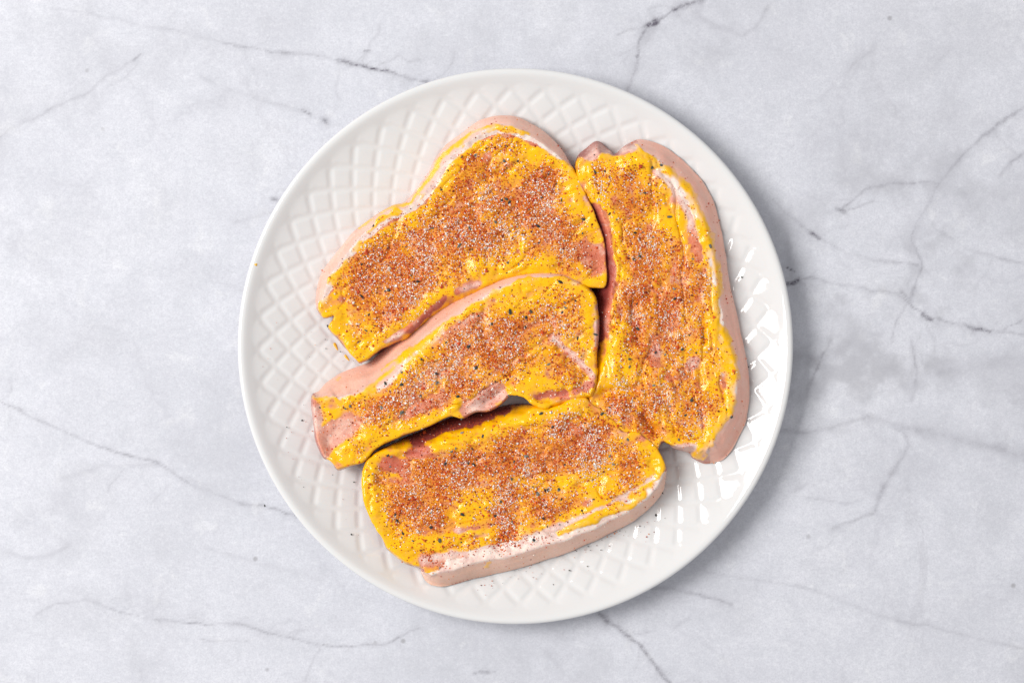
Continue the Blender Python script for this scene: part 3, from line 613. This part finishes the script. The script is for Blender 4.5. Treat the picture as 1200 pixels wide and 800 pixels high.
  outline=[(429,539,7,.5,0),(437,532,7,.45,0),(452,524,9,.35,0),(475,513,14,.2,0),(505,501,24,.14,0),(530,490,26,.16,0),(560,484,25,.16,0),(580,480,22,.16,0),(596,475,17,.1,0),(612,474,14,.2,0),(628,474,9,.35,0),(642,478,5,.5,0),(655,474,5,.6,0),(668,468,5,.6,0),(685,464,6,.55,0),
   (694,471,4,.65,0),(711,484,3.5,.7,0),(722,494,3.5,.7,0),(729,503,3.5,.7,0),(750,507,3.5,.7,0),(764,516,3.5,.7,0),(771,526,3.5,.7,0),(779,543,4,.7,0),(782,553,5,.6,.6),(781,566,9,.4,1),(779,576,12,.3,1),(771,589,14,.25,1),(749,609,16,.2,1),(740,615,16,.2,1),(710,630,17,.2,1),
   (672,647,18,.2,1),(635,660,20,.2,1),(597,671,21,.2,1),(560,679,22,.2,1),(530,687,22,.2,1),(516,689,21,.2,1),(505,687,19,.2,1),(498,682,16,.2,1),(493,673,9,.3,.9),(490,667,8,.35,.2),(470,658,10,.3,0),(453,643,9,.35,0),(447,631,5,.5,0),(434,610,4.5,.5,0),(426,586,4.5,.5,0),(423,560,5,.5,0)],
  mustard=[(.6,9,[(431,545),(430,565),(433,590),(445,613),(462,632),(478,641)]),(.5,5,[(500,529),(537,518),(566,511),(594,500),(622,491),(646,480),(686,467)]),(.5,8,[(495,636),(530,634),(560,637),(585,630)]),(1.5,3.0,[(655,623),(672,618),(702,606),(738,591),(756,579)]),(.5,11,[(540,588),(572,585),(562,602)]),(.6,8,[(772,545),(762,566),(730,577),(700,593),(668,605)]),
   (.45,8,[(655,563),(690,565)]),(.5,8,[(675,477),(690,488)]),(-1.1,8,[(455,543),(472,548)]),(-.9,6,[(482,533),(502,527)]),(-1.2,6,[(497,655),(525,655),(560,648),(600,640),(640,630)]),(-.9,3.2,[(640,622),(680,606),(704,595),(730,582),(766,560)]),(-.6,2.6,[(548,632),(570,628)]),(-.5,3,[(535,622),(560,618)]),(-.6,5,[(665,500),(685,512)]),
   (-.8,10,[(490,514),(520,503),(560,492),(590,484)]),(.9,4,[(522,513),(545,504)]),(.9,5,[(572,497),(600,487)]),(.9,6,[(575,502),(600,492),(618,482)]),(.7,3.5,[(545,507),(560,502)]),(.6,3,[(515,517),(525,513)]),(.35,6,[(500,520),(530,515)]),(.5,2.0,[(566,664),(575,658)]),(-.4,6,[(690,590)])],
  pale=[(1,7,[(497,655),(560,644),(640,624)]),(1,5,[(640,622),(680,606),(704,595),(730,582),(766,560)]),(.6,4,[(535,622),(570,628)])], cover=[(.8,8,[(480,517),(520,506),(560,495),(590,488)])], red=[(1,9,[(456,544),(470,548)]),(1,8,[(482,532),(505,526)]),(1,9,[(480,518),(530,503),(570,495)]),(.7,7,[(680,508)])],
  lift=[(2.5,6,[(500,531),(566,513),(622,494),(686,470)]),(-4,8,[(470,535),(485,530)]),(3,7,[(436,550),(440,600)]),(4.5,13,[(655,487),(684,476)]),(-2,14,[(560,595)]),(1.5,4,[(540,600),(575,590)])],
  paprika=[(.85,24,[(480,585),(505,602)]),(.8,20,[(500,560),(560,548)]),(.8,24,[(600,540),(650,530),(700,525)]),(.8,17,[(590,605),(597,572)]),(.75,17,[(632,595)]),(.8,12,[(592,628)]),(.7,14,[(715,500),(700,485)]),(.35,9,[(500,645)]),(.5,14,[(740,540)]),(.5,12,[(665,590)]),(.6,12,[(650,500)]),(1.,10,[(490,516),(530,504),(575,492)])],
  salt=[(.9,12,[(488,572)]),(.7,12,[(490,600)]),(.9,12,[(595,572),(588,590)]),(.8,13,[(620,550)]),(1.2,15,[(702,528),(690,545)]),(.7,12,[(690,510)]),(.8,10,[(590,612)]),(.7,14,[(650,500),(665,490)]),(.5,20,[(540,555)]),(.4,20,[(640,590)])],
  pepper=[(465,610),(515,632),(542,602),(529,528),(522,543),(555,544),(454,533),(603,541),(617,534),(662,544),(592,538),(706,484),(736,514),(714,534),(654,574),(658,584),(630,578),(695,585),(581,605),(625,632),(580,604),(648,499)]),
]
for c_ in CHOPS: build_chop(c_)

# ------------------------------------------------------------------ loose crumbs and drips on the plate
def on_plate(px, py, dz=0.0): return world(px, py, plate_z(px, py) + dz + .3, ZRIM)
def build_crumbs():
    rs = np.random.default_rng(9)
    # mostly spilled off the straight rind, a few left of the stack
    n = 75; t = rs.uniform(0, 1, n); px = 560 + 210 * t + rs.normal(0, 6, n); py = 683 - 78 * t - 20 * t * (1 - t) + np.abs(rs.normal(0, 13, n)) + 2
    q = 70; px = np.concatenate([px, rs.uniform(300, 420, q)]); py = np.concatenate([py, rs.uniform(370, 640, q)])
    ok = np.hypot(px - PCX, py - PCY) < 300; px, py = px[ok], py[ok]
    sz = rs.lognormal(math.log(.50), .35, len(px)) * K
    grain_object('spice_crumbs', on_plate(px, py, 1.0), sz, 'octa', np.concatenate([PAP_COL, PEP_COL[:3]]), M_PAP, None, rs, 'fine red and brown spice crumbs scattered on the white plate', None)
    bpy.data.objects['spice_crumbs']['category'] = 'spice crumbs'
    P = np.array([(383,385),(690,642),(770,605),(705,646),(668,670),(689,665),(879,430),(871,324),(310,592),(413,566),(411,627),(352,493)], float)
    o = pepper_object(on_plate(P[:, 0], P[:, 1], 1.2), rs.uniform(.9, 1.7, len(P)) * K, None, rs, 'dark pepper specks fallen beside the chops on the plate', 'pepper_specks'); o['category'] = 'pepper'
    def drip(px, py, a, b, ang, label):
        nr, na = 7, 28; V = []; 
        for i in range(nr + 1):
            s = i / nr
            for j in range(na):
                th = 2 * math.pi * j / na; rr = s * (1 + .15 * math.sin(3 * th + px))
                X_, Y_ = a * rr * math.cos(th), b * rr * math.sin(th)
                V.append((X_ * math.cos(ang) - Y_ * math.sin(ang), X_ * math.sin(ang) + Y_ * math.cos(ang), 1.3 * (1 - s ** 2.4) - .25))
        V = np.array(V); x_, y_ = px + V[:, 0], py + V[:, 1]
        Vw = world(x_, y_, plate_z(x_, y_) + relief(np.hypot(x_ - PCX, y_ - PCY), np.arctan2(y_ - PCY, x_ - PCX) - (math.pi - math.asin(5.0 / 304))) - 1.0 + V[:, 2], ZRIM)
        F = np.array([[i * na + j, (i + 1) * na + j, (i + 1) * na + (j + 1) % na, i * na + (j + 1) % na] for i in range(nr) for j in range(na)])
        c0 = Vw.mean(0); me = new_mesh('mustard_drip', Vw - c0, F); fattr(me, 'thick', np.ones(len(V)) * .9); fattr(me, 'stain', np.zeros(len(V))); cattr(me, 'tone', np.tile((.8, .7, .5), (len(V), 1)))
        o = link('mustard_drip', me, M_MUST, None, label=label, category='mustard'); o.location = c0
    drip(391, 405.5, 5.5, 1.9, 1.1, 'small yellow mustard drip on the plate below the chop corner')
    drip(404, 419, 5, 1.6, .9, 'thin yellow mustard smear on the plate touching the bare rind strip')
    drip(299.5, 310, 1.9, 1.7, 0, 'tiny yellow mustard dot on the smooth plate rim')
build_crumbs()
